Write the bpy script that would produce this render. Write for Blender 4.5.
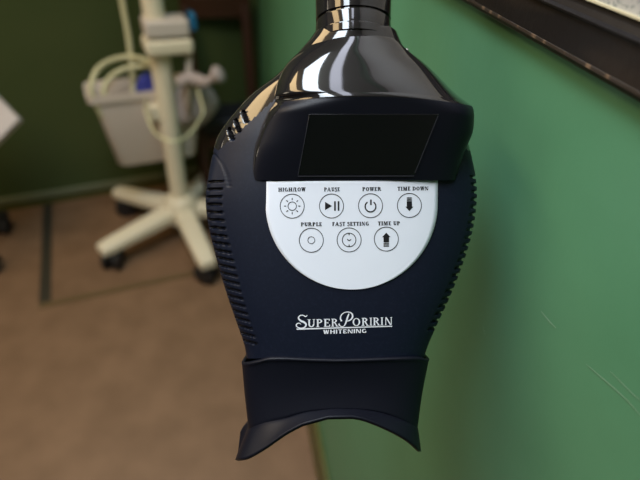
import bpy, bmesh, math, random
import numpy as np
from mathutils import Vector, Matrix
random.seed(4); rng = np.random.default_rng(4)
for o in list(bpy.data.objects): bpy.data.objects.remove(o)
C = bpy.context.scene.collection

# ------------------------------------------------------------------ camera
F = 500.0; H = 1.4
_d = np.array([-41, 657, 500.0]); _d /= np.linalg.norm(_d)
UP = np.array([-_d[0], _d[1], _d[2]])
FW = np.array([0, 0, -1.0]); _Y = FW - UP * FW.dot(UP); _Y /= np.linalg.norm(_Y); _X = np.cross(_Y, UP)
R = np.array([_X, _Y, UP]); CAM = np.array([0, 0, H])
cam = bpy.data.cameras.new('camera'); camo = bpy.data.objects.new('camera', cam); C.objects.link(camo)
M4 = Matrix([list(R[0]) + [0], list(R[1]) + [0], list(R[2]) + [H], [0, 0, 0, 1]])
camo.matrix_world = M4
cam.sensor_width = 36; cam.lens = 36 * F / 640; cam.clip_start = 0.01
cam.dof.use_dof = True; cam.dof.focus_distance = 0.317; cam.dof.aperture_fstop = 4.5
bpy.context.scene.camera = camo

# ------------------------------------------------------------------ light
sc = bpy.context.scene
sc.view_settings.view_transform = 'Standard'; sc.view_settings.look = 'None'
sc.view_settings.gamma = 1; sc.view_settings.use_curve_mapping = False
sc.view_settings.exposure = -0.13
w = bpy.data.worlds.new('world'); sc.world = w; w.use_nodes = True
w.node_tree.nodes['Background'].inputs[0].default_value = (1, 0.8, 0.6, 1)
w.node_tree.nodes['Background'].inputs[1].default_value = 0.02
def area(name, loc, target, sx, sy, power, col, spread=180):
    l = bpy.data.lights.new(name, 'AREA'); l.shape = 'RECTANGLE'; l.size = sx; l.size_y = sy
    l.energy = power; l.color = col; l.spread = math.radians(spread)
    o = bpy.data.objects.new(name, l); C.objects.link(o); o.location = loc
    o.rotation_euler = (Vector(target) - Vector(loc)).to_track_quat('-Z', 'Y').to_euler()
    return o
# long ceiling fixtures shining down; the weaker uplight is added to brighten the ceiling
def overhead_pair(x, y, z, L_, W_, down, up, col, rot=0, spread=180):
    for pw, tz in ((down, -1), (up, 1)):
        o = area('fixture_and_fill_light', (x, y, z + .01 * tz), (x, y, z + tz), W_, L_, pw, col, spread if tz < 0 else 180)
        o.rotation_euler = (0 if tz < 0 else math.pi, 0, rot)
overhead_pair(-0.47, 0.30, 2.42, 1.5, .34, 18.0, 4.0, (0.80, 0.90, 1.0), spread=118)
overhead_pair(-0.10, 0.50, 2.42, 1.2, .10, 2.5, 0.5, (0.80, 0.84, 1.0))  # extra unseen lamp, added only for the pale streak mid-hood
overhead_pair(-1.15, 0.45, 2.42, 1.6, .50, 21.0, 4.0, (1.0, 0.71, 0.37))
area('side_fill_light', (-3.05, 0.25, 1.85), (0, 0.4, 1.2), 1.0, 1.3, 14.0, (1.0, 0.86, 0.66))  # unseen warm lamp added for the hood's left streak and wall fill

# ------------------------------------------------------------------ helpers
def ray(u, v): return R @ np.array([u - 320, 240 - v, -F]) / F
def at(u, v, z):
    r = ray(u, v); return CAM + r * ((z - H) / r[2])
def deep(u, v, dd): return CAM + ray(u, v) * dd
A_ = lambda p: Vector([float(x) for x in p])
def lin(c):
    c = [x / 255 for x in c]
    return tuple((x / 12.92 if x <= .04045 else ((x + .055) / 1.055) ** 2.4) for x in c) + (1,)
def mat(name, col, rough=.5, metal=0, coat=0, noise=None, bump=0, bscale=200, spec=None):
    m = bpy.data.materials.new(name); m.use_nodes = True; nt = m.node_tree
    b = nt.nodes['Principled BSDF']
    b.inputs['Base Color'].default_value = col if len(col) == 4 else tuple(col) + (1,)
    b.inputs['Roughness'].default_value = rough; b.inputs['Metallic'].default_value = metal
    b.inputs['Coat Weight'].default_value = coat; b.inputs['Coat Roughness'].default_value = .04
    if spec is not None: b.inputs['Specular IOR Level'].default_value = spec
    tc = nt.nodes.new('ShaderNodeTexCoord')
    if noise:
        col2, scale, lo, hi, stretch = noise
        mp = nt.nodes.new('ShaderNodeMapping'); mp.inputs['Scale'].default_value = stretch
        n = nt.nodes.new('ShaderNodeTexNoise'); n.inputs['Scale'].default_value = scale; n.inputs['Detail'].default_value = 6
        r = nt.nodes.new('ShaderNodeValToRGB'); r.color_ramp.elements[0].position = lo; r.color_ramp.elements[1].position = hi
        r.color_ramp.elements[0].color = b.inputs['Base Color'].default_value
        r.color_ramp.elements[1].color = tuple(col2)[:3] + (1,)
        nt.links.new(tc.outputs['Object'], mp.inputs[0]); nt.links.new(mp.outputs[0], n.inputs['Vector'])
        nt.links.new(n.outputs['Fac'], r.inputs[0]); nt.links.new(r.outputs[0], b.inputs['Base Color'])
    if bump:
        n = nt.nodes.new('ShaderNodeTexNoise'); n.inputs['Scale'].default_value = bscale; n.inputs['Detail'].default_value = 4
        bp = nt.nodes.new('ShaderNodeBump'); bp.inputs['Strength'].default_value = bump; bp.inputs['Distance'].default_value = .002
        nt.links.new(tc.outputs['Object'], n.inputs['Vector']); nt.links.new(n.outputs['Fac'], bp.inputs['Height'])
        nt.links.new(bp.outputs[0], b.inputs['Normal'])
    return m
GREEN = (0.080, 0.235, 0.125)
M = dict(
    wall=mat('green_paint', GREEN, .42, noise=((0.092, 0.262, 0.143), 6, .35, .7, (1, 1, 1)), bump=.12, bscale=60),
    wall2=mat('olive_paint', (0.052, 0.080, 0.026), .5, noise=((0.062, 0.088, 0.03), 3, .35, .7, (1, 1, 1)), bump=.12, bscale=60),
    base=mat('green_skirting', (0.085, 0.088, 0.02), .4), base2=mat('pale_green_skirting', (0.15, 0.17, 0.10), .4),
    ceil=mat('ceiling_paint', (.62, .58, .5), .9),
    floor=mat('brown_vinyl', (0.165, 0.097, 0.054), .6, spec=.3, noise=((0.205, 0.122, 0.07), 9, .35, .65, (1, 1, 1)), bump=.1),
    strip=mat('dark_strip', (0.035, 0.03, 0.02), .5), strip2=mat('brown_strip', (0.12, 0.08, 0.035), .5),
    wood=mat('dark_frame_wood', (0.009, 0.007, 0.007), .45, spec=.3, noise=((0.022, 0.015, 0.011), 60, .45, .75, (.25, .25, 1)), bump=.15, bscale=150),
    worn=mat('worn_wood_edge', (0.03, 0.02, 0.014), .5, noise=((0.20, 0.13, 0.08), 130, .55, .70, (1, 1, .5))),
    board=mat('speckled_board', (0.42, 0.41, 0.39), .5, noise=((0.24, 0.25, 0.24), 420, .5, .62, (1, 1, 1))),
    cream=mat('cream_bead', (0.62, 0.56, 0.38), .45),
    scratch=mat('scratch_mark', (0.20, 0.36, 0.25), .6),
    beige=mat('cream_enamel', (0.76, 0.69, 0.53), .42), grey=mat('pale_grey_plastic', (0.62, 0.55, 0.50), .5), bundle=mat('grey_cloth', (0.40, 0.34, 0.33), .8),
    hose=mat('cream_hose', (0.62, 0.60, 0.38), .4), blue=mat('blue_plastic', (0.02, 0.16, 0.34), .4),
    navy=mat('navy_cloth', (0.03, 0.04, 0.30), .7), rubber=mat('black_rubber', (0.012, 0.012, 0.014), .5),
    redwood=mat('dark_red_wood', (0.05, 0.017, 0.010), .4), seat=mat('black_vinyl', (0.012, 0.013, 0.02), .55),
    white=mat('white_panel', (0.55, 0.52, 0.54), .5),
    body=mat('black_body_plastic', (0.004, 0.0065, 0.016), .45, spec=.22, bump=.02, bscale=900, noise=((0.007, 0.010, 0.022), 500, .5, .75, (1, 1, 1))),
    gloss=mat('gloss_black_plastic', (0.012, 0.011, 0.012), .06, coat=.6),
    matte=mat('matte_black_plastic', (0.0042, 0.0048, 0.0095), .45, spec=.2),
    screen=mat('dark_screen', (0.004, 0.004, 0.005), .22),
    edge=mat('bezel_edge', (0.04, 0.04, 0.05), .3),
    chrome=mat('chrome', (0.7, 0.7, 0.7), .15, metal=1),
    label=mat('white_control_film', (0.70, 0.74, 0.82), .35), ink=mat('black_ink', (0.008, 0.008, 0.01), .6, spec=.2),
    silver=mat('silver_print', (0.72, 0.74, 0.80), .4), rim=mat('clear_rim', (.85, .87, .9), .3))

def obj(name, verts, faces, m, parent=None, smooth=False, bevel=0, sharp=None):
    me = bpy.data.meshes.new(name); me.from_pydata([tuple(map(float, v)) for v in verts], [], faces); me.update()
    me.materials.append(m); o = bpy.data.objects.new(name, me); C.objects.link(o)
    bm = bmesh.new(); bm.from_mesh(me); bmesh.ops.recalc_face_normals(bm, faces=bm.faces)
    if smooth:
        for f in bm.faces: f.smooth = True
        if sharp:
            for e in bm.edges:
                if len(e.link_faces) == 2 and e.calc_face_angle(0) > math.radians(sharp): e.smooth = False
    bm.to_mesh(me); bm.free()
    if bevel:
        b = o.modifiers.new('bevel', 'BEVEL'); b.width = bevel; b.segments = 3; b.limit_method = 'ANGLE'; b.angle_limit = .6
    if parent: o.parent = parent
    return o
def tag(o, label=None, cat=None, group=None, kind=None):
    if label: o['label'] = label
    if cat: o['category'] = cat
    if group: o['group'] = group
    if kind: o['kind'] = kind
    return o
def empty(name, loc=(0, 0, 0)):
    o = bpy.data.objects.new(name, None); C.objects.link(o); o.location = A_(loc); o.empty_display_size = .05
    return o
def adopt(root):
    """children were built in world coordinates: keep them in place under their moved Empty"""
    inv = Matrix.Translation(root.location).inverted()
    for c in [c for c in bpy.data.objects if c.parent == root]:
        c.matrix_parent_inverse = inv
class MB:
    def __init__(s): s.v = []; s.f = []
    def add(s, v, f):
        k = len(s.v); s.v += [tuple(map(float, p)) for p in v]; s.f += [tuple(i + k for i in q) for q in f]; return s
    def box(s, o, a, b, c):
        """box from corner o with edge vectors a b c"""
        o, a, b, c = [np.array(x, float) for x in (o, a, b, c)]
        v = [o, o + a, o + a + b, o + b, o + c, o + a + c, o + a + b + c, o + b + c]
        return s.add(v, [(0, 3, 2, 1), (4, 5, 6, 7), (0, 1, 5, 4), (1, 2, 6, 5), (2, 3, 7, 6), (3, 0, 4, 7)])
    def tube(s, pts, r, n=14, caps=True):
        pts = [np.array(p, float) for p in pts]; rs = r if hasattr(r, '__len__') else [r] * len(pts)
        t0 = pts[1] - pts[0]; ref = np.array([0, 0, 1.]) if abs(t0[2]) < .9 * np.linalg.norm(t0) else np.array([1., 0, 0])
        V = []; nrm = np.cross(t0, ref); nrm /= np.linalg.norm(nrm)
        for i, p in enumerate(pts):
            t = pts[min(i + 1, len(pts) - 1)] - pts[max(i - 1, 0)]; t /= np.linalg.norm(t)
            nrm = nrm - t * nrm.dot(t); nrm /= np.linalg.norm(nrm); b = np.cross(t, nrm)
            for k in range(n):
                a = 2 * math.pi * k / n; V.append(p + rs[i] * (math.cos(a) * nrm + math.sin(a) * b))
        Fc = [(i * n + k, i * n + (k + 1) % n, (i + 1) * n + (k + 1) % n, (i + 1) * n + k) for i in range(len(pts) - 1) for k in range(n)]
        if caps: Fc += [tuple(range(n))[::-1], tuple((len(pts) - 1) * n + k for k in range(n))]
        return s.add(V, Fc)
    def build(s, name, m, parent=None, **k): return obj(name, s.v, s.f, m, parent, **k)
def spline(pts, n=8):
    P = [np.array(p, float) for p in pts]; P = [2 * P[0] - P[1]] + P + [2 * P[-1] - P[-2]]; out = []
    for i in range(1, len(P) - 2):
        for k in range(n):
            t = k / n
            out.append(.5 * ((2 * P[i]) + (-P[i - 1] + P[i + 1]) * t + (2 * P[i - 1] - 5 * P[i] + 4 * P[i + 1] - P[i + 2]) * t * t + (-P[i - 1] + 3 * P[i] - 3 * P[i + 1] + P[i + 2]) * t ** 3))
    out.append(P[-2]); return out
def table(pairs):
    xs = [p[0] for p in pairs]; S = np.array(spline(pairs, 12))
    return lambda v: float(np.interp(v, S[:, 0], S[:, 1]))
Z3 = np.array([0, 0, 1.])

# ------------------------------------------------------------------ room
E0 = at(262, 168, 0); D0 = at(321, 480, 0)
dr = D0 - E0; dr /= np.linalg.norm(dr)                 # along the right wall, towards the camera
df = E0 - at(0, 211, 0); df /= np.linalg.norm(df)      # along the far wall, to the right
nr = np.array([dr[1], -dr[0], 0]);  nr = nr if nr.dot(CAM - D0) > 0 else -nr      # into the room
nf = np.array([df[1], -df[0], 0]);  nf = nf if nf.dot(CAM - E0) > 0 else -nf
TOP = 2.6
k1 = E0 + dr * 4.6; k0 = E0 - df * 3.4
k2 = k0 + (k1 - E0) + 0 * df
def slab(name, a, b, n, m, z0=0, z1=TOP, th=.08):
    mb = MB().box(np.array([a[0], a[1], z0]), b - a, -n * th, Z3 * (z1 - z0))
    return tag(mb.build(name, m), kind='structure')
ctr = (E0 + k1 + k0 + k2) / 4
def inward(a, b):
    t = (b - a) / np.linalg.norm(b - a); n = np.array([t[1], -t[0], 0]); return n if n.dot(ctr - a) > 0 else -n
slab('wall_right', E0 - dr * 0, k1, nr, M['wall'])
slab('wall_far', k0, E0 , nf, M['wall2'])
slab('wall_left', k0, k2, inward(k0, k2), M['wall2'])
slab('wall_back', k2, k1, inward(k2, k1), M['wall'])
q = [k0, E0, k1, k2]
def plate(name, z0, z1, m):
    v = [(p[0], p[1], z0) for p in q] + [(p[0], p[1], z1) for p in q]
    return tag(obj(name, v, [(0, 1, 2, 3), (4, 5, 6, 7), (0, 1, 5, 4), (1, 2, 6, 5), (2, 3, 7, 6), (3, 0, 4, 7)], m), kind='structure')
plate('floor', -.06, 0, M['floor']); plate('ceiling', TOP, TOP + .06, M['ceil'])
# skirting boards
mb = MB().box(k0 + nf * 0, (E0 - k0), nf * .012, Z3 * .04)
tag(mb.build('baseboard_far', M['base'], bevel=.003), kind='structure')
mb = MB().box(k0 + Z3 * .04, (E0 - k0), nf * .02, Z3 * .03)
tag(mb.build('trim_1', M['base2'], bevel=.003), kind='structure')
mb = MB().box(E0 + nr * 0, (k1 - E0), nr * .012, Z3 * .16)
tag(mb.build('baseboard_right', M['base'], bevel=.003), kind='structure')

def onwall(u, v, off=0.0):
    r = ray(u, v); p = E0 + nr * off; t = nr.dot(p - CAM) / nr.dot(r); return CAM + r * t
# scratches in the paint of the right wall
wr = bpy.data.objects['wall_right']
def scratch(pts, wd):
    S = [onwall(u, v, .0004) for u, v in pts]; V = []; Fc = []
    for i, p in enumerate(S):
        t = S[min(i + 1, len(S) - 1)] - S[max(i - 1, 0)]; t /= np.linalg.norm(t); b = np.cross(t, nr)
        ww = wd * (.25 + .75 * math.sin(math.pi * (i + .5) / len(S))); V += [p + b * ww, p - b * ww]
    for i in range(len(S) - 1): Fc.append((2 * i, 2 * i + 1, 2 * i + 3, 2 * i + 2))
    obj('scratch', V, Fc, M['scratch'], wr)
scratch([(541, 311), (545, 316), (550, 322), (556, 328)], .0006)
scratch([(586, 364), (600, 376), (614, 388), (628, 401), (642, 417)], .00035)
scratch([(610, 371), (622, 383), (634, 395), (644, 403)], .0003)
scratch([(483, 327), (484, 331), (485, 335)], .0005)

# ------------------------------------------------------------------ framed board on the right wall
PR = .009
def wcoord(p): return (p - E0).dot(dr), p[2]
zl = np.mean([wcoord(onwall(640, 106, PR))[1], wcoord(onwall(460, 3, PR))[1]])
zm = wcoord(onwall(640, 41, PR))[1]; zi = wcoord(onwall(640, 19, PR * .6))[1]
s0 = wcoord(onwall(460, 3, PR))[0] - .32; s1 = s0 + 1.25
fw = zi - zl; zt = zl + .85
print('board z', zl, zm, zi, 's', s0)
def wp(s, z, off): return E0 + dr * s + nr * off + Z3 * z
bd = empty('framed_board', wp((s0 + s1) / 2, zl, 0))
tag(bd, 'dark wood framed pale speckled board hung on the green wall, upper right', 'board')
tm = (zm - zl) / fw
print('tm', tm)
prof = [(0, 0.0005), (0, PR - .004), (.05, PR - .0015), (.13, PR), (tm - .05, PR), (tm - .03, PR + .0018), (tm, PR + .002), (tm + .03, PR - .001), (tm + .12, PR - .0025), (.95, PR - .003), (1.0, PR - .0035), (1.0, .0005)]
def frame_bar(c0, c1, m0, m1):
    # c0,c1 outer corners (s,z), m0,m1 directions of mitre into the board
    V = []; n = len(prof)
    for (cs, cz), (ms, mz) in ((c0, m0), (c1, m1)):
        for t, off in prof: V.append(wp(cs + ms * fw * t, cz + mz * fw * t, off))
    Fc = [(i, (i + 1) % n, n + (i + 1) % n, n + i) for i in range(n)] + [tuple(range(n)), tuple(range(n, 2 * n))]
    return V, Fc
for nm, a in (('frame_rail', ((s0, zl), (s1, zl), (1, 1), (-1, 1))), ('frame_rail', ((s0, zt), (s1, zt), (1, -1), (-1, -1))),
              ('frame_stile', ((s0, zl), (s0, zt), (1, 1), (1, -1))), ('frame_stile', ((s1, zl), (s1, zt), (-1, 1), (-1, -1)))):
    V, Fc = frame_bar(*a); obj(nm, V, Fc, M['wood'], bd)
mb = MB(); g = fw
mb.box(wp(s0 + g, zl + g, 0.001), dr * (s1 - s0 - 2 * g), nr * .004, Z3 * (zt - zl - 2 * g)); mb.build('panel', M['board'], bd)
bw = .0011
MB().box(wp(s0 + g, zl + g - .0002, .0052), dr * (s1 - s0 - 2 * g), nr * .0022, Z3 * bw).build('bead', M['cream'], bd)
MB().box(wp(s0 + g, zt - g - bw, .0052), dr * (s1 - s0 - 2 * g), nr * .0022, Z3 * bw).build('bead', M['cream'], bd)
mb = MB(); mb.box(wp(s0, zl + fw * .11, PR - .0035), dr * (s1 - s0), nr * .0037, Z3 * fw * .07); o = mb.build('worn_edge', M['worn'], bd, bevel=.0004); o['label'] = 'worn brown lower edge'
adopt(bd)

# ------------------------------------------------------------------ floor hatch
h0, h1 = at(48, 197, 0), at(45, 303, 0)
hd = h1 - h0; hl = np.linalg.norm(hd); hd /= hl; hx = np.array([-hd[1], hd[0], 0]); hx = hx if hx[0] > 0 else -hx
ha = empty('floor_hatch', h0 + hd * hl / 2 + hx * .4)
tag(ha, 'rectangular brown floor hatch outlined by dark strips, under the caster stand', 'floor hatch')
W_ = .86
mb = MB().box(h0, hd * hl, hx * W_, Z3 * .002); mb.build('cover', M['floor'], ha)
MB().box(h0 - hx * .02 + Z3 * .0, hd * hl, hx * .042, Z3 * .004).build('edge_strip', M['strip'], ha)
MB().box(h0 + hx * (W_ - .014), hd * hl, hx * .034, Z3 * .004).build('edge_strip', M['strip'], ha)
MB().box(h1 - hx * .02 - hd * .0, hx * (W_ + .04), hd * .026, Z3 * .004).build('edge_strip', M['strip2'], ha)
MB().box(h0 - hx * .02 - hd * .026, hx * (W_ + .04), hd * .026, Z3 * .004).build('edge_strip', M['strip2'], ha)
adopt(ha)

# ------------------------------------------------------------------ star base builder
def caster(p, r, root):
    mb = MB(); a = np.array([math.cos(p[2]), math.sin(p[2]), 0]); b = np.array([-a[1], a[0], 0]); c = np.array([p[0], p[1], r])
    for sgn in (-1, 1):
        mb.tube([c + b * sgn * .010, c + b * sgn * .014, c + b * sgn * .032, c + b * sgn * .037], [r * .8, r, r, r * .82], 20)
    mb.tube([c - b * .012, c + b * .012], r * .35, 12)
    mb.tube([c + Z3 * .0, c + Z3 * (r + .022)], .011, 10)
    mb.tube([c + Z3 * (r * .25), c + Z3 * (r + .008)], [r * .75, r * .4], 14)
    mb.build('caster', M['rubber'], root, smooth=True, sharp=40)
def star(root, hx_, hy_, ang, L, n, m, z_h=.185, z_e=.132, wd=.045, cr=.046, nm='leg'):
    for k in range(n):
        a = math.radians(ang + 360 / n * k); d = np.array([math.cos(a), math.sin(a), 0]); b = np.array([-d[1], d[0], 0])
        o = np.array([hx_, hy_, 0]); V = []; rows = 9
        for i in range(rows):
            t = i / (rows - 1); s = t * L; ww = wd * (1.0 - .18 * t); zt_ = z_h + (z_e - z_h) * t; th = .062 - .022 * t
            if i == rows - 1: ww *= .82
            c = o + d * s
            for x, z in ((-1, 0), (-1, .7), (-.7, 1), (.7, 1), (1, .7), (1, 0), (.8, -.0), (-.8, -.0)):
                V.append(c + b * x * ww + Z3 * (zt_ - th + z * th))
        Fc = [(i * 8 + j, i * 8 + (j + 1) % 8, (i + 1) * 8 + (j + 1) % 8, (i + 1) * 8 + j) for i in range(rows - 1) for j in range(8)]
        Fc += [tuple(range(8)), tuple((rows - 1) * 8 + j for j in range(8))]
        obj(nm, V, Fc, m, root, bevel=.006, smooth=True, sharp=35)
        e = o + d * (L - .045); caster((e[0], e[1], a + .7), cr, root)

# ------------------------------------------------------------------ equipment stand with basket
SX, SY = -.620, 1.820
st = empty('equipment_stand', (SX, SY, 0))
tag(st, 'cream enamel pole stand with star base on casters, carrying a pale basket', 'equipment stand')
star(st, SX, SY, -132.1, .385, 5, M['beige'])
MB().tube([(SX, SY, z) for z in (.10, .16, .19, .215, .22)], [.075, .078, .070, .05, .040], 28).build('hub', M['beige'], st, smooth=True, sharp=50)
MB().tube([(SX, SY, .2), (SX, SY, 1.75)], .037, 28).build('pole', M['beige'], st, smooth=True, sharp=50)
# clamp: two stacked blocks round the pole
def oriented(mb, c, sx, sy, sz):
    return mb.box(np.array(c) - df * sx / 2 + nf * -sy / 2, df * sx, nf * sy, Z3 * sz)
b1 = MB(); oriented(b1, (SX + .034, SY, .885), .15, .11, .055); b1.build('clamp_block', M['grey'], st, bevel=.01)
b1 = MB(); oriented(b1, (SX + .034, SY, .825), .165, .12, .052); b1.build('clamp_block', M['beige'], st, bevel=.014)
b1 = MB(); oriented(b1, np.array([SX, SY, .89]) + df * .128, .024, .06, .06); b1.build('clamp_knob', M['blue'], st, bevel=.01)
MB().tube([np.array([SX, SY, .86]) + df * .105 + nf * .03, np.array([SX, SY, .60]) + df * .075 + nf * .03], .012, 12).build('side_rod', M['grey'], st, smooth=True)
# basket behind the pole: tapering walls with rim
bz1, bz0 = .672, .36; BA = at(90, 97, bz1); BW, BD = .41, .15
nb = -nf
def ring(z, inset, lip=0):
    t = inset
    return [BA + df * t + nb * t * .5, BA + df * (BW - t) + nb * t * .5, BA + df * (BW - t) + nb * (BD - t), BA + df * t + nb * (BD - t)]
def rr(pts, z):
    out = []
    P = [np.array([p[0], p[1], z]) for p in pts]; r = .03
    for i in range(4):
        p, a, b = P[i], P[i - 1], P[(i + 1) % 4]; da = (a - p) / np.linalg.norm(a - p); db = (b - p) / np.linalg.norm(b - p)
        for k in range(6):
            t = k / 5; out.append((1 - t) ** 2 * (p + da * r) + 2 * t * (1 - t) * p + t * t * (p + db * r))
    return out
lv = [(bz0, .055), (bz0 + .01, .045), (bz1 - .03, .006), (bz1 - .028, -.014), (bz1, -.016), (bz1, 0.0), (bz1 - .03, .012), (bz0 + .018, .055)]
V = []
for z, i in lv: V += rr(ring(z, i), z)
n = 24; Fc = [(i * n + j, i * n + (j + 1) % n, (i + 1) * n + (j + 1) % n, (i + 1) * n + j) for i in range(len(lv) - 1) for j in range(n)]
Fc += [tuple(range(n)), tuple((len(lv) - 1) * n + j for j in range(n))]
obj('basket', V, Fc, M['grey'], st, smooth=True, sharp=40)
pc = np.array([SX, SY, .57])
MB().box(pc - df * .075 - nb * .02, df * .10, nb * .075, Z3 * .055).build('basket_bracket', M['beige'], st, bevel=.006)
adopt(st)

# hoses
DB = np.linalg.norm((BA - CAM)) ; DB = -(R.T @ (BA - CAM))[2]
def hose(name, pts, r, m, label):
    P = spline([deep(*p) for p in pts], 8)
    o = MB().tube(P, r, 12).build(name, m, smooth=True); tag(o, label, 'hose', 'hoses looped through the basket'); return o
hose('hose', [(103, 118, DB + .08), (96, 104, DB + .03), (91, 88, DB - .01), (97, 70, DB), (112, 60, DB + .04), (132, 57, DB + .06), (152, 63, DB + .02), (172, 76, DB + .06), (176, 98, DB + .12)], .0095, M['hose'], 'outer cream hose loop over the left rim of the basket')
hose('hose', [(112, 112, DB + .09), (104, 95, DB + .03), (108, 80, DB + .03), (122, 70, DB + .05), (142, 66, DB + .07), (158, 68, DB + .03), (170, 84, DB + .1), (168, 100, DB + .14)], .0095, M['hose'], 'inner cream hose loop inside the basket')
hose('hose', [(110, -120, DB - .1), (116, -50, DB + .0), (122, 0, DB + .05), (129, 40, DB + .1), (133, 80, DB + .14), (134, 104, DB + .15)], .0105, M['hose'], 'cream hose hanging straight down into the basket from above')
hose('cable', [(146, 100, DB + .1), (146, 112, DB - .05), (153, 130, DB - .1), (165, 140, DB - .2), (178, 141, DB - .2), (190, 134, DB - .12), (198, 122, DB - .05), (203, 112, DB + .0), (200, 98, DB + .02), (196, 86, DB + .06), (192, 92, DB + .14)], .0042, M['hose'], 'thin yellowish cable looped around the cream pole below the basket rim')
# blue pouch and grey pouch in basket, grey wand
def blob(c, r, sc, seed=0, nu=20, nv=12):
    rg = np.random.default_rng(seed); V = []; Fc = []; ph = rg.random(4) * 6
    for j in range(nv + 1):
        t = math.pi * j / nv
        for i in range(nu):
            a = 2 * math.pi * i / nu; k = 1 + .10 * math.sin(3 * a + ph[0] + 2 * t) + .07 * math.sin(5 * t + ph[1] + a)
            d = df * math.cos(a) * math.sin(t) * sc[0] + nb * math.sin(a) * math.sin(t) * sc[1] + Z3 * math.cos(t) * sc[2]
            V.append(np.array(c) + d * r * k)
    for j in range(nv):
        for i in range(nu): Fc.append((j * nu + i, j * nu + (i + 1) % nu, (j + 1) * nu + (i + 1) % nu, (j + 1) * nu + i))
    return V, Fc
fl = bz0 + .02
V, Fc = blob(np.array([*deep(149, 90, DB + .13)[:2], .60]), .11, (.55, .4, 1.0), 2)
tag(obj('cloth_bundle', V, Fc, M['navy'], smooth=True), 'dark blue bundle standing in the basket behind the pole', 'cloth')
V, Fc = blob(np.array([*deep(108, 96, DB + .14)[:2], .58]), .085, (.8, .5, 1.0), 5)
P = deep(190, 92, DB + .14)
V, Fc = blob(np.array([P[0], P[1], P[2] - .04]), .10, (1.0, .5, 1.0), 7)
tag(obj('cloth_bundle', V, Fc, M['bundle'], smooth=True), 'pale grey bundle heaped in the right end of the basket', 'cloth')
pts = [(178, 84, DB + .02), (188, 78, DB + .02), (198, 80, DB + .02), (206, 82, DB + .0), (211, 79, DB - .01), (217, 75, DB - .02), (222, 72, DB - .03)]
MBw = MB().tube(spline([deep(*p) for p in pts], 5), list(np.interp(np.linspace(0, 1, 31), [0, .3, .55, .7, .85, .95, 1], [.020, .024, .016, .016, .033, .030, .012])), 16)
tag(MBw.build('handpiece', M['bundle'], smooth=True), 'pale grey knob-ended handpiece poking out of the basket to the right', 'handpiece')

# ------------------------------------------------------------------ stand cut by the left edge
tx, ty = -1.54, 1.56
ms = empty('monitor_stand', (tx, ty, 0))
tag(ms, 'white tilted panel on a dark caster stand, cut off by the left edge', 'equipment stand')
star(ms, tx, ty, -15, .27, 5, M['rubber'], z_h=.13, z_e=.10, wd=.022, cr=.036)
pd = 1.72; pc_ = deep(-36, 119, pd)
ex = R @ np.array([.70, .715, 0.]); ey = R @ np.array([-.70, .715, 0.]); ez = R @ np.array([0, 0, 1.]); S_ = .27
MB().tube([(tx, ty, .1), (tx, ty, pc_[2] - .10), A_(pc_ - ez * .03)], .02, 16).build('pole', M['rubber'], ms, smooth=True)
MB().box(pc_ - ex * S_ / 2 - ey * S_ / 2 - ez * .03, ex * S_, ey * S_, ez * .03).build('panel', M['white'], ms, bevel=.006)
adopt(ms)

# ------------------------------------------------------------------ dark wooden armchair in the corner
ch = empty('wooden_chair', E0 + nr * .2 + dr * .25)
tag(ch, 'small dark reddish wooden chair with black seat in the far corner', 'chair')
O = E0.copy(); O[2] = 0
cd = nf + dr; cd /= np.linalg.norm(cd); cw = np.array([cd[1], -cd[0], 0]); cw = -cw if cw.dot(df) > 0 else cw
def cp(a, b, z): return O + cw * a + cd * b + Z3 * z     # a: left of corner, b: off the far wall
def bar(name, p, q_, w1, w2, m=M['redwood']):
    p = np.array(p); q_ = np.array(q_); t = q_ - p; ref = nf if abs(t[2]) > .7 * np.linalg.norm(t) else Z3
    x = np.cross(t, ref); x /= np.linalg.norm(x); y = np.cross(x, t); y /= np.linalg.norm(y)
    return MB().box(p - x * w1 / 2 - y * w2 / 2, t, x * w1, y * w2).build(name, m, ch, bevel=.006)
aR, aL = .075, .335
for a in (aR, aL):
    bar('leg', cp(a, .08, 0), cp(a, .18, .44), .035, .04)
    bar('leg', cp(a, .35, 0), cp(a, .35, .42), .035, .04)
    bar('back_post', cp(a, .18, .44), cp(a, .075, .87), .038, .04)
    bar('seat_rail', cp(a, .18, .36), cp(a, .35, .36), .025, .06)
bar('backrest_rail', cp(aR - .02, .075, .865), cp(aL + .02, .075, .865), .035, .09)
bar('seat_rail', cp(aR, .35, .36), cp(aL, .35, .36), .03, .06)
MB().box(cp(aL + .005, .17, .40), -cw * (aL - aR + .01), cd * .20, Z3 * .07).build('seat', M['seat'], ch, bevel=.025)
adopt(ch)

# ================================================================== whitening lamp head
D = .33; S = D / F
def P(u, v, z):
    dd = D - z * S if z >= 0 else D
    p = R @ np.array([(u - 320) / F * dd, (240 - v) / F * dd, -(D - z * S)]); return CAM + p
root = empty('whitening_lamp', P(345, 330, -25))
tag(root, 'black plastic tooth-whitening lamp head with white button panel, hung on a wall arm', 'lamp')
XL = table([(26, 313), (33, 308), (42, 300), (56, 288), (72, 271), (89, 249), (110, 230), (131, 215), (150, 209), (178, 204), (200, 202), (225, 205), (250, 211), (275, 218), (300, 226), (325, 235), (345, 242), (360, 245)])
XR = table([(26, 401), (33, 404), (42, 409), (56, 420), (72, 436), (89, 451), (110, 463), (131, 471), (150, 476), (178, 481), (200, 481.5), (225, 478), (250, 471.5), (275, 462.5), (300, 452), (325, 440), (345, 431), (360, 426)])
ZF = table([(26, 11), (30, 12), (60, 13), (100, 16), (180, 18), (300, 18), (360, 17)])
NN = table([(26, 2.0), (30, 2.0), (60, 2.1), (100, 2.4), (150, 2.8), (200, 3.2), (360, 4)])
ZB = -25.0
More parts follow.
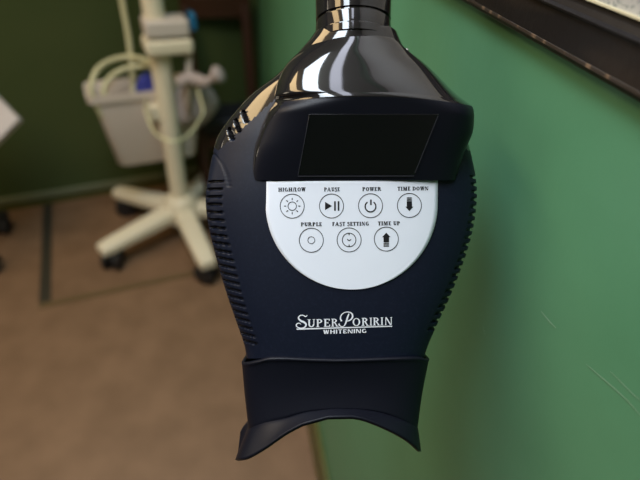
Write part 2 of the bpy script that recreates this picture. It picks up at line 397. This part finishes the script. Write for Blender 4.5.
def body_z(u, v):
    a, b = XL(v), XR(v); f = min(abs((u - (a + b) / 2) / ((b - a) / 2)), 1); n = NN(v)
    return ZB + (ZF(v) - ZB) * (1 - f ** n) ** (1 / n)
def ss(e0, e1, x):
    t = min(max((x - e0) / (e1 - e0), 0), 1); return t * t * (3 - 2 * t)
slotL = [181.5 + 7.55 * k for k in range(22)]; slotR = [176 + 7.6 * k for k in range(22)]
def seg_dist(px, py, a, b):
    ax, ay = a; bx, by = b; dx, dy = bx - ax, by - ay; t = max(0, min(1, ((px - ax) * dx + (py - ay) * dy) / (dx * dx + dy * dy)))
    return math.hypot(px - ax - t * dx, py - ay - t * dy)
top_slots = [((228.5, 129), (232.5, 139)), ((235.5, 120), (239.5, 131)), ((242.5, 111), (246.5, 121))]
seam = [(207, 150), (214, 154), (222, 164), (227, 176), (229, 186)]
def carve(u, v, front, xl, xr):
    d = 0
    if 170 < v < 345:
        if u < xl + 30:
            s = u - xl; inner = 20 - 4 * ss(250, 340, v)
            k = (v - .12 * s * ss(180, 300, v) * 2.2 - slotL[0]) / 7.55; r = abs(k - round(k)) * 7.55
            if -0.3 < k < 21.3: d = 3.6 * (1 - ss(.8, 1.7, r)) * (1 - ss(inner - 1.5, inner, s)) * ss(1.6, 3.0, s) if front else 0
        elif u > xr - 20:
            s = xr - u; k = (v - .1 * s - slotR[0]) / 7.6; r = abs(k - round(k)) * 7.6
            if -0.3 < k < 20.3: d = 2.8 * (1 - ss(1.1, 2.0, r)) * (1 - ss(9, 10.5, s))
    if front and 105 < v < 145 and u < 260:
        for a, b in top_slots: d = max(d, 9 * (1 - ss(1.2, 2.1, seg_dist(u, v, a, b))))
    if front and 145 < v < 210 and u < 236:
        m_ = min(seg_dist(u, v, seam[i], seam[i + 1]) for i in range(len(seam) - 1)); d = max(d, .9 * (1 - ss(.4, 1.6, m_)))
    return d
NV = 400; NA = 260; V = []
for j in range(NV + 1):
    v = 26 + (358.5 - 26) * j / NV; xl, xr, zf, n = XL(v), XR(v), ZF(v), NN(v); c, a = (xl + xr) / 2, (xr - xl) / 2
    for i in range(NA):
        th = 2 * math.pi * i / NA; ct, sn = math.cos(th), math.sin(th); front = sn >= 0
        e = 2 / n
        fx = math.copysign(abs(ct) ** e, ct); fz = abs(sn) ** e
        hb = (zf - ZB) if front else 42 * (0.45 + .55 * ss(30, 110, v))
        u = c + a * fx; z = ZB + (fz * hb if front else -fz * hb)
        d = carve(u, v, front, xl, xr)
        if d:
            gx = math.copysign(abs(fx) ** (n - 1), fx) / a; gz = (abs(fz) ** (n - 1)) / hb * (1 if front else -1)
            L = math.hypot(gx, gz) or 1; u -= d * gx / L; z -= d * gz / L
        V.append(P(u, v, z))
Fc = [(j * NA + i, j * NA + (i + 1) % NA, (j + 1) * NA + (i + 1) % NA, (j + 1) * NA + i) for j in range(NV) for i in range(NA)]
Fc += [tuple(range(NA)), tuple(NV * NA + i for i in range(NA))]
body = obj('body', V, Fc, M['body'], root, smooth=True, sharp=60)
body.data.materials.append(M['gloss'])
for k, p in enumerate(body.data.polygons):
    if k < NV * NA:
        v_ = 26 + 332.5 * (k // NA) / NV; ct = math.cos(2 * math.pi * ((k % NA) + .5) / NA); n_ = NN(v_)
        u_ = (XL(v_) + XR(v_)) / 2 + (XR(v_) - XL(v_)) / 2 * math.copysign(abs(ct) ** (2 / n_), ct)
        if v_ < 150 - .9 * abs(u_ - (218 if u_ < 343 else 470)): p.material_index = 1

# hood
FB = table([(94, 288), (105, 279), (123, 267), (150, 258), (182, 251)])
HL = table([(34, 326), (40, 317), (48, 303), (56, 293), (68, 283), (80, 277), (90, 274), (97, 272), (108, 267), (120, 262), (135, 257), (150, 253), (181, 250)])
HR = table([(34, 390), (38, 397), (44, 404), (52, 412), (62, 424), (75, 441), (87, 457), (97, 471), (106, 474), (125, 473), (140, 468), (155, 463), (181, 456)])
HZ = table([(34, 11), (38, 14), (44, 18), (55, 25), (70, 33), (84, 40), (95, 44)])
def hood_top(v): return HZ(v)
LIPZ = 45.0
def hz(v):
    if v <= 93: return HZ(v)
    if v <= 97: return HZ(93) + (LIPZ - HZ(93)) * math.sin((v - 93) / 4 * math.pi / 2)
    return LIPZ + (20 - LIPZ) * (v - 97) / (180.3 - 97)
def hn(v): return 2.1 + 1.6 * ss(40, 93, v) + 2.8 * ss(93, 110, v)
def hood_z(u, v):
    a, b = HL(v), HR(v); f = min(abs((u - (a + b) / 2) / ((b - a) / 2)), 1); n = hn(v); return -12 + (hz(v) + 12) * (1 - f ** n) ** (1 / n)
def bend(f, v): return ((6 * max(-f, 0) ** 2.2 + 9 * max(f, 0) ** 2) - 1) * (ss(60, 92, v) * (1 - ss(100, 180, v)))
rows = list(np.linspace(34, 92, 60)) + list(np.linspace(92.4, 98.5, 24)) + list(np.linspace(99.5, 180.3, 60))
V = []; NA2 = 160
for v in rows:
    a_, b_ = HL(v), HR(v); c, a = (a_ + b_) / 2, (b_ - a_) / 2; n = hn(v)
    for i in range(NA2 + 1):
        th = math.pi * i / NA2; ct, sn = math.cos(th), math.sin(th); e = 2 / (n if ct > 0 else n - 1.7 * ss(88, 100, v) * (1 - ss(115, 170, v)))
        f = math.copysign(abs(ct) ** e, ct)
        V.append(P(c + a * f, v + bend(f, v), -12 + (hz(v) + 12) * abs(sn) ** e))
W1 = NA2 + 1
Fc = [(j * W1 + i, j * W1 + i + 1, (j + 1) * W1 + i + 1, (j + 1) * W1 + i) for j in range(len(rows) - 1) for i in range(NA2)]
Fc += [(j * W1, (j + 1) * W1, (j + 1) * W1 + NA2, j * W1 + NA2) for j in range(len(rows) - 1)]
Fc += [tuple(range(W1)), tuple((len(rows) - 1) * W1 + i for i in range(W1))]
hood = obj('hood', V, Fc, M['gloss'], root, smooth=True, sharp=50)
hood.data.materials.append(M['matte'])
jf = 60 + 20
for k, p in enumerate(hood.data.polygons):
    if k < (len(rows) - 1) * NA2 and k // NA2 >= jf:
        v_, i_ = rows[k // NA2], k % NA2; n_ = hn(v_) - 1.7 * ss(88, 100, v_) * (1 - ss(115, 170, v_)); c_ = math.cos(math.pi * (i_ + .5) / NA2)
        u_ = (HL(v_) + HR(v_)) / 2 + (HR(v_) - HL(v_)) / 2 * math.copysign(abs(c_) ** (2 / n_), c_)
        if u_ > FB(v_): p.material_index = 1

# generic thin decal on a surface: polygon list in picture units
def decal(name, polys, zfun, m, parent, lift=.25, sub=6, th=0):
    V = []; Fc = []
    for poly in polys:
        k = len(V); V += [P(u, v, zfun(u, v) + lift) for u, v in poly]; Fc.append(tuple(range(k, k + len(poly))))
    me = bpy.data.meshes.new(name); me.from_pydata([tuple(map(float, q)) for q in V], [], Fc); me.materials.append(m)
    o = bpy.data.objects.new(name, me); C.objects.link(o); o.parent = parent; return o
def thick_plate(name, outline, zfun, m, parent, lo=-.5, hi=.6, bevel=0, zc=None):
    n = len(outline); V = [P(u, v, zfun(u, v) + lo) for u, v in outline] + [P(u, v, zfun(u, v) + hi) for u, v in outline]
    Fc = [tuple(range(n)), tuple(range(n, 2 * n))] + [(i, (i + 1) % n, n + (i + 1) % n, n + i) for i in range(n)]
    return obj(name, V, Fc, m, parent, bevel=bevel)
# display window
fz = lambda u, v: hz(v)
scr = [(309, 114), (439, 114), (414, 175), (298, 175)]
thick_plate('display', scr, fz, M['screen'], root, -1, .5, bevel=.0003)
mbz = []
def line(a, b, w0, w1=None):
    w1 = w1 or w0; dx, dy = b[0] - a[0], b[1] - a[1]; L = math.hypot(dx, dy); nx, ny = -dy / L, dx / L
    return [(a[0] + nx * w0 / 2, a[1] + ny * w0 / 2), (b[0] + nx * w1 / 2, b[1] + ny * w1 / 2), (b[0] - nx * w1 / 2, b[1] - ny * w1 / 2), (a[0] - nx * w0 / 2, a[1] - ny * w0 / 2)]
bz = [line((438, 116), (415, 173), .8), line((414, 176), (298, 176.3), 1.0), line((298, 175), (309, 117), .6)]
V = []; Fc = []
for p_ in bz:
    k = len(V); V += [P(u, v, fz(u, v) + .3) for u, v in p_] + [P(u, v, fz(u, v) + 1.1) for u, v in p_]
    Fc += [(k, k + 1, k + 2, k + 3), (k + 4, k + 5, k + 6, k + 7)] + [(k + i, k + (i + 1) % 4, k + 4 + (i + 1) % 4, k + 4 + i) for i in range(4)]
obj('bezel', V, Fc, M['edge'], root)

# control panel (white film)
LZ = lambda u, v: body_z(352, v) + .0
def flatz(u, v): return ZF(v) + .2
def smooth_z(u, v): return max(body_z(u, v), 0)
out = [(266.5, 181.5), (437.8, 179.8)]
cx, cy, rr_ = 351.6, 203.5, 86.0
for k in range(49):
    a = math.radians(4 - 188 * 0 + k * (180 - 8) / 48)
    out.append((cx + rr_ * math.cos(a) * (1 + .0), cy + rr_ * math.sin(a)))
out += [(266.2, 203)]
def grid_plate(name, outline, m, parent, lift0, lift1):
    # strips following the crowned surface
    vs = sorted(v for u, v in outline); v0, v1 = vs[0], vs[-1]; n = len(outline)
    def span(v):
        xs = []
        for i in range(n):
            (x0, y0), (x1, y1) = outline[i], outline[(i + 1) % n]
            if (y0 - v) * (y1 - v) <= 0 and y0 != y1: xs.append(x0 + (v - y0) / (y1 - y0) * (x1 - x0))
        return (min(xs), max(xs)) if xs else None
    V = []; J = 90; I = 40; rows_ = []
    for j in range(J + 1):
        t = j / J; t = 1 - (1 - t) ** 1.7; v = v0 + 1.75 + (v1 - .05 - v0 - 1.75) * t; sp = span(v)
        if j == 0: sp = span(v + .05)
        for i in range(I + 1):
            u = sp[0] + (sp[1] - sp[0]) * i / I; vv = v
            if j == 0: vv = 181.5 - 1.7 * (u - 266.5) / 171.3
            V.append(P(u, vv, body_z(u, vv) + lift1))
    N = len(V); Fc = [(j * (I + 1) + i, j * (I + 1) + i + 1, (j + 1) * (I + 1) + i + 1, (j + 1) * (I + 1) + i) for j in range(J) for i in range(I)]
    o = obj(name, V, Fc, m, parent, smooth=True)
    s = o.modifiers.new('solid', 'SOLIDIFY'); s.thickness = .0006; s.offset = 0
    return o
panel = grid_plate('control_panel', out, M['label'], root, 0, .9)
panel['label'] = 'white half-round panel with seven round buttons'
# ------------------------------------------------------------------ lettering
def rect(x0, y0, x1, y1): return [(x0, y0), (x1, y0), (x1, y1), (x0, y1)]
def dg(x0, y0, x1, y1, w): return [(x0, y0), (x0 + w, y0), (x1 + w, y1), (x1, y1)]
def ringp(cx, cy, rx, ry, a0, a1, wx, wy, n=18):
    out = []
    for k in range(n):
        q4 = []
        for a, s in ((a0 + (a1 - a0) * k / n, 0), (a0 + (a1 - a0) * (k + 1) / n, 0), (a0 + (a1 - a0) * (k + 1) / n, 1), (a0 + (a1 - a0) * k / n, 1)):
            r = math.radians(a); q4.append((cx + (rx - wx * s) * math.cos(r), cy + (ry - wy * s) * math.sin(r)))
        out.append(q4)
    return out
def glyph(c, T, t, s, o):
    """polygons with y up in 0..1, and the width"""
    g = []
    def ser(x, w_, y):
        if o: g.append(rect(x - o, y, x + w_ + o, y + s))
    def stem(x, w_=T): g.append(rect(x, 0, x + w_, 1)); ser(x, w_, 0); ser(x, w_, 1 - s)
    if c == 'I': stem(o); W = T + 2 * o
    elif c == 'H': stem(o); stem(.62); g.append(rect(o + T, .5 - t / 2, .62, .5 + t / 2)); W = .62 + T + o
    elif c == 'L': stem(o); g.append(rect(o, 0, .62, s + .01)); g.append(rect(.62 - t, 0, .62, .28)); W = .64
    elif c == 'E' or c == 'F':
        stem(o); g.append(rect(o, 1 - max(s, t), .62, 1)); g.append(rect(o, .5 - t / 2, .48, .5 + t / 2)); g.append(rect(.62 - t, .75, .62, 1))
        if c == 'E': g.append(rect(o, 0, .66, max(s, t))); g.append(rect(.66 - t, 0, .66, .26))
        if o: g.append(rect(.48 - t * .6, .38, .48, .62))
        W = .67
    elif c == 'T': x = .36 - T / 2; g.append(rect(x, 0, x + T, 1)); ser(x, T, 0); g.append(rect(0, 1 - max(s, t), .72, 1)); W = .72; g.append(rect(0, .76, t, 1) if o else rect(0, 1 - t, t, 1)); g.append(rect(.72 - t, .76, .72, 1) if o else rect(.7, 1 - t, .72, 1))
    elif c in 'PR':
        stem(o); g += ringp(o + T, .74, .40, .26, -90, 90, T, t); g.append(rect(o + T * .5, 1 - t, o + T + .01, 1)); g.append(rect(o + T * .5, .48, o + T + .01, .48 + t))
        W = o + T + .42
        if c == 'R': g.append(dg(.62, 0, o + T + .06, .5, T)); ser(.62, T, 0); W = .66 + T
    elif c == 'D': stem(o); g += ringp(o + T, .5, .50, .5, -90, 90, T, t); g.append(rect(o, 1 - t, o + T + .01, 1)); g.append(rect(o, 0, o + T + .01, t)); W = o + T + .52
    elif c == 'O': g += ringp(.43, .5, .43, .5, 0, 360, T, t, 28); W = .86
    elif c == 'G': g += ringp(.43, .5, .43, .5, 45, 330, T, t, 24); g.append(rect(.82 - T, .04, .82, .45)); g.append(rect(.46, .40, .88, .40 + s)); W = .88
    elif c == 'S':
        g += ringp(.31, .735, .30, .265, 25, 270, T * .8, t * 1.2); g += ringp(.31, .265, .31, .265 + t, -155, 90, T * .8, t * 1.2); W = .63
        g.append(rect(.58 - t * .6, .72, .58, .98)) if o else None; g.append(rect(0, .02, t * .6, .28)) if o else None
    elif c == 'U': g.append(rect(o, .35, o + T, 1)); ser(o, T, 1 - s); g += ringp((o + .72) / 2, .36, (.72 - o) / 2 , .36, 180, 360, T, t * 1.2); g.append(rect(.72 - t, .35, .72, 1)); ser(.72 - t, t, 1 - s); W = .72 + o
    elif c == 'A': g.append(dg(o, 0, .38, 1, t)); g.append(dg(.66, 0, .34, 1, T)); g.append(rect(.2, .30, .7, .30 + t)); ser(o, t, 0); ser(.66, T, 0); W = .66 + T + o
    elif c == 'W': g.append(dg(.22, 0, .02, 1, T)); g.append(dg(.24 + T * .3, 0, .48, 1, t)); g.append(dg(.66, 0, .46, 1, T)); g.append(dg(.68 + T * .3, 0, .92, 1, t)); ser(.02, T, 1 - s); ser(.46, T, 1 - s); ser(.92, t, 1 - s); W = .96 + t
    elif c == 'M': g.append(rect(o, 0, o + t, 1)); ser(o, t, 0); ser(o, t, 1 - s); g.append(dg(.42, 0, .12, 1, T)); g.append(dg(.42, 0, .74, 1, t)); stem(.76); W = .76 + T + o
    elif c == 'N': g.append(rect(o, 0, o + t, 1)); ser(o, t, 0); g.append(dg(.74 - T * .6, 0, o, 1, T)); g.append(rect(.74, 0, .74 + t, 1)); ser(.74, t, 1 - s); W = .74 + t + o
    elif c == '/': g.append(dg(0, -.05, .28, 1.05, t * 1.3)); W = .34
    elif c == ' ': W = .32
    return [p for p in g if p], W
def word(text, u0, v0, u1, v1, h, T=.21, t=.09, s=.07, o=.09, gap=.12):
    """baseline runs (u0,v0)->(u1,v1) in picture units"""
    polys = []; x = 0
    for c in text:
        g, W = glyph(c, T, t, s, o)
        polys += [[(x + px, py) for px, py in p] for p in g]; x += W + gap
    x -= gap; k = (u1 - u0) / x; sl = (v1 - v0) / (u1 - u0)
    return [[(u0 + px * k, v0 + px * k * sl - py * h) for px, py in p] for p in polys]
def ribbon(pts, ws, n=6):
    Pn = spline([(p[0], p[1], w_) for p, w_ in zip(pts, ws)], n); out = []
    for i in range(len(Pn) - 1):
        a, b = Pn[i], Pn[i + 1]; i0, i2 = Pn[max(i - 1, 0)], Pn[min(i + 2, len(Pn) - 1)]
        def nn(d): L = math.hypot(d[0], d[1]) or 1; return np.array([-d[1] / L, d[0] / L])
        n1 = nn(b - i0); n2 = nn(i2 - a)
        out.append([tuple(a[:2] + n1 * a[2] / 2), tuple(b[:2] + n2 * b[2] / 2), tuple(b[:2] - n2 * b[2] / 2), tuple(a[:2] - n1 * a[2] / 2)])
    return out
def circ(cx, cy, r, w_, n=48): return ringp(cx, cy, r, r, 0, 360, w_, w_, n)
zl_ = lambda u, v: body_z(u, v) + .9 + .45 + .02
def icon(c, kind):
    x, y = c; g = []
    if kind == 'sun':
        g += circ(x, y, 4.6, .75, 28)
        for k in range(8):
            a = math.pi / 4 * k; g.append(line((x + 6 * math.cos(a), y + 6 * math.sin(a)), (x + 8.2 * math.cos(a), y + 8.2 * math.sin(a)), .9))
    elif kind == 'pause':
        g.append([(x - 6.5, y - 4.2), (x + .6, y), (x - 6.5, y + 4.2)]); g.append(rect(x + 2.6, y - 4.8, x + 4.3, y + 4.8)); g.append(rect(x + 6.2, y - 4.8, x + 7.9, y + 4.8))
    elif kind == 'power':
        g += ringp(x, y + .8, 6, 6, -55, 235, 1.3, 1.3, 30); g.append(rect(x - .8 + .4, y - 6.2, x + .8 + .4, y - .6))
    elif kind == 'down':
        g.append(rect(x - 2.6, y - 4.2, x + 2.6, y + 1.5)); g.append([(x - 4, y + 1.3), (x + 4, y + 1.3), (x, y + 5.8)])
        g += [rect(x - 2.6, y - 8 + 1.3 * k, x + 2.6, y - 7.2 + 1.3 * k) for k in range(3)]
    elif kind == 'up':
        g.append(rect(x - 2.8, y - 2, x + 2.8, y + 3.4)); g.append([(x - 4.3, y - 1.8), (x, y - 6.4), (x + 4.3, y - 1.8)])
        g += [rect(x - 2.8, y + 4.2 + 1.3 * k, x + 2.8, y + 5.0 + 1.3 * k) for k in range(3)]
    elif kind == 'ring': g += circ(x, y, 3.8, .65, 24)
    elif kind == 'clock':
        g += circ(x, y, 7.2, .8, 32); g.append(line((x - 2, y - .8), (x, y + .9), .9)); g.append(line((x, y + .9), (x + 2.2, y - .6), .9)); g.append(rect(x - .5, y + 4.6, x + .5, y + 6.4)); g.append(rect(x - .5, y - 6.4, x + .5, y - 4.8))
    return g
BT = [('HIGH/LOW', 278.2, 305.5, 191.6, (292.2, 206.1), 'sun'), ('PAUSE', 324, 339.8, 191.4, (331.5, 206.0), 'pause'),
      ('POWER', 362.3, 381.2, 191.1, (370.5, 205.7), 'power'), ('TIME DOWN', 397.6, 428.4, 190.7, (409.4, 205.4), 'down'),
      ('PURPLE', 300.8, 321.8, 226.3, (311.3, 240.2), 'ring'), ('FAST SETTING', 332.2, 369, 226.0, (349.1, 239.9), 'clock'),
      ('TIME UP', 378, 400, 225.4, (386.3, 239.0), 'up')]
for txt, u0, u1, vb, c, k in BT:
    decal('button', circ(c[0], c[1], 12.4, .75) + icon(c, k), zl_, M['ink'], panel)
    decal('caption', word(txt, u0, vb, u1, vb - .012 * (u1 - u0), 3.9, T=.28, t=.13, s=.10, o=.08), zl_, M['ink'], panel)
# logo
zb = lambda u, v: body_z(u, v) + .05
K = 12.8
LG = []
Sp = [(158, 66), (135, 84), (100, 66), (62, 74), (44, 104), (72, 136), (118, 158), (142, 186), (128, 216), (90, 232), (46, 226), (18, 206), (22, 180), (52, 168), (78, 184)]
LG += ribbon([(295 + x / K, 310 + y / K) for x, y in Sp], [.5, 1.0, .8, 1.0, 1.5, 1.8, 1.9, 1.7, 1.4, 1.0, .9, 1.1, 1.1, .9, .5])
Pp = [(330, 205), (345, 225), (352 + 5, 222), (372 + 5, 190), (392, 150), (412, 105), (430, 68)]
stem_ = [(343.8, 326.2), (345.2, 324.2), (346.6, 320.5), (347.8, 316.5), (349.0, 313.6)]
LG += ribbon(stem_, [.7, 1.2, 1.6, 1.5, .9])
LG += ribbon([(338.8, 323.6), (339.6, 325.4), (341.6, 326.6), (343.8, 326.2)], [1.6, 1.1, .8, .7])
bowl = [(341.6, 321.2), (340.4, 318.4), (341.4, 315), (344.4, 312.6), (348.4, 312.0), (351.6, 313.4), (352.6, 316.4), (350.8, 319.6), (347.6, 321.0), (345.8, 320.4)]
LG += ribbon(bowl, [1.6, 1.4, 1.0, .9, .9, 1.3, 1.6, 1.3, .9, .6])
sl = -.027
def lw(txt, a, b, h=7.9): return word(txt, a, 327.6 + sl * (a - 297), b, 327.6 + sl * (b - 297), h, T=.17, t=.09, s=.06, o=.09, gap=.1)
LG += lw('U', 307.5, 315.2) + lw('P', 316.2, 322.4) + lw('E', 323.6, 330.2) + lw('R', 331.2, 338.4)
LG += lw('O', 352.6, 360.2) + lw('R', 361.6, 368.8) + lw('I', 369.6, 372.2) + lw('R', 373, 380) + lw('I', 380.6, 383.4) + lw('N', 384.6, 392.4)
for k in range(24):
    f0, f1 = k / 24, (k + 1) / 24; LG.append([(296.6 + 95.6 * f, y0 + f * (y1 - y0)) for f, y0, y1 in ((f0, 328.5, 325.7), (f1, 328.5, 325.7), (f1, 329.8, 326.7), (f0, 329.8, 326.7))])
LG += word('WHITENING', 323.2, 334.0, 366.6, 332.8, 4.1, T=.24, t=.16, s=.0, o=0, gap=.2)
lg = decal('logo_print', LG, zb, M['silver'], root); lg['label'] = 'silver lettering'

# neck and wall arm
NCU = 355.0
prof_n = [(34, 42), (27, 41.5), (25.5, 39.8), (14, 39.3), (13, 39), (12.4, 37.2), (10.6, 37.2), (10, 39.3), (-30, 40), (-60, 40), (-66, 35)]
def revolve(name, prof_, m, sq=1.0):
    V = []; n = 64
    for v, r in prof_:
        for k in range(n):
            a = 2 * math.pi * k / n; dd = D
            p = R @ np.array([((NCU - 320) + r * math.cos(a)) * S, (240 - v) * S, -(D - (ZB + r * math.sin(a) * .92) * S)]); V.append(CAM + p)
    Fc = [(j * n + k, j * n + (k + 1) % n, (j + 1) * n + (k + 1) % n, (j + 1) * n + k) for j in range(len(prof_) - 1) for k in range(n)]
    Fc += [tuple(range(n)), tuple((len(prof_) - 1) * n + k for k in range(n))]
    return obj(name, V, Fc, m, root, smooth=True, sharp=30)
revolve('neck', prof_n, M['gloss'])
ntop = CAM + R @ np.array([(NCU - 320) * S, (240 + 60) * S, -(D - ZB * S)])
upd = R @ np.array([0, 1., 0]); 
sm = wcoord(onwall(460, 3, PR))[0] - .62
wall_pt = wp(sm, 1.72, .02)
arm = spline([ntop, ntop + upd * .12, ntop + upd * .22 + Z3 * .04, (ntop + upd * .25 + wall_pt) / 2 + Z3 * .1, wall_pt + nr * .12 + Z3 * .02, wall_pt], 8)
MB().tube(arm, .014, 18).build('support_arm', M['matte'], root, smooth=True)
MB().tube([wall_pt - nr * .0198, wall_pt, wall_pt + nr * .01], [.05, .05, .03], 24).build('wall_mount', M['matte'], root, smooth=True, sharp=40)
# screws / side latch
cpt = P(408.0, 47, -12); MB().tube([cpt, cpt + R @ np.array([.0016, .0010, .0008])], [.0022, .0014], 12).build('screw', M['chrome'], root, smooth=True)

# nozzle: flared hollow light shroud with arched end
cxl = table([(357, 244), (362, 244), (395, 246.5), (428, 250.5)]); cxr = table([(357, 427), (362, 426.5), (395, 420.5), (428, 415.5)])
arch_in = table([(0, 430), (.08, 424), (.22, 419), (.35, 413.5), (.5, 411), (.65, 411.5), (.8, 415), (.92, 421.5), (1, 428)])
arch_out = table([(0, 461), (.06, 459), (.15, 450), (.28, 434), (.4, 423.5), (.5, 419.5), (.6, 418.5), (.7, 421.5), (.83, 431), (.93, 441), (1, 452)])
topc = table([(0, 362.5), (.08, 359.5), (.18, 356.5), (.5, 358.5), (.85, 356.5), (.95, 356.5), (1, 359)])
V = []; NA3 = 160; RT = 26; RL = 12
for j in range(RT + RL + 1):
    for i in range(NA3):
        th = 2 * math.pi * i / NA3; ct, sn = math.cos(th), math.sin(th); n = 5.0; e = 2 / n
        fx = math.copysign(abs(ct) ** e, ct); fzz = math.copysign(abs(sn) ** e, sn); g = (fx + 1) / 2
        fr = (1 + fzz) / 2
        if j <= RT:
            t = j / RT; v = topc(g) + (arch_in(g) - topc(g)) * t; xl, xr = cxl(v), cxr(v); zf = 15.5 - 2.5 * math.sin(t * math.pi) + 3.0 * (1 - ss(0, .05, t)) ; zb_ = -62
        else:
            t = (j - RT) / RL; v = arch_in(g) + (arch_out(g) - arch_in(g)) * t * (1 if fzz > -.2 else .5)
            xl, xr = cxl(428) + (237 - 249.5) * t, cxr(428) + (420 - 417.5) * t; zf = 15.5 + 16 * t ** .8; zb_ = -62 - 6 * t
        zc = (zf + zb_) / 2; zh = (zf - zb_) / 2
        V.append(P((xl + xr) / 2 + (xr - xl) / 2 * fx, v, zc + zh * fzz))
RN = RT + RL
Fc = [(j * NA3 + i, j * NA3 + (i + 1) % NA3, (j + 1) * NA3 + (i + 1) % NA3, (j + 1) * NA3 + i) for j in range(RN) for i in range(NA3)]
nz = obj('light_shroud', V, Fc, M['matte'], root, smooth=True, sharp=28)
s = nz.modifiers.new('solid', 'SOLIDIFY'); s.thickness = .0022; s.offset = -1
# thin rim where body plate overlaps the shroud
adopt(root)
print('verts', sum(len(o.data.vertices) for o in bpy.data.objects if o.type == 'MESH'))
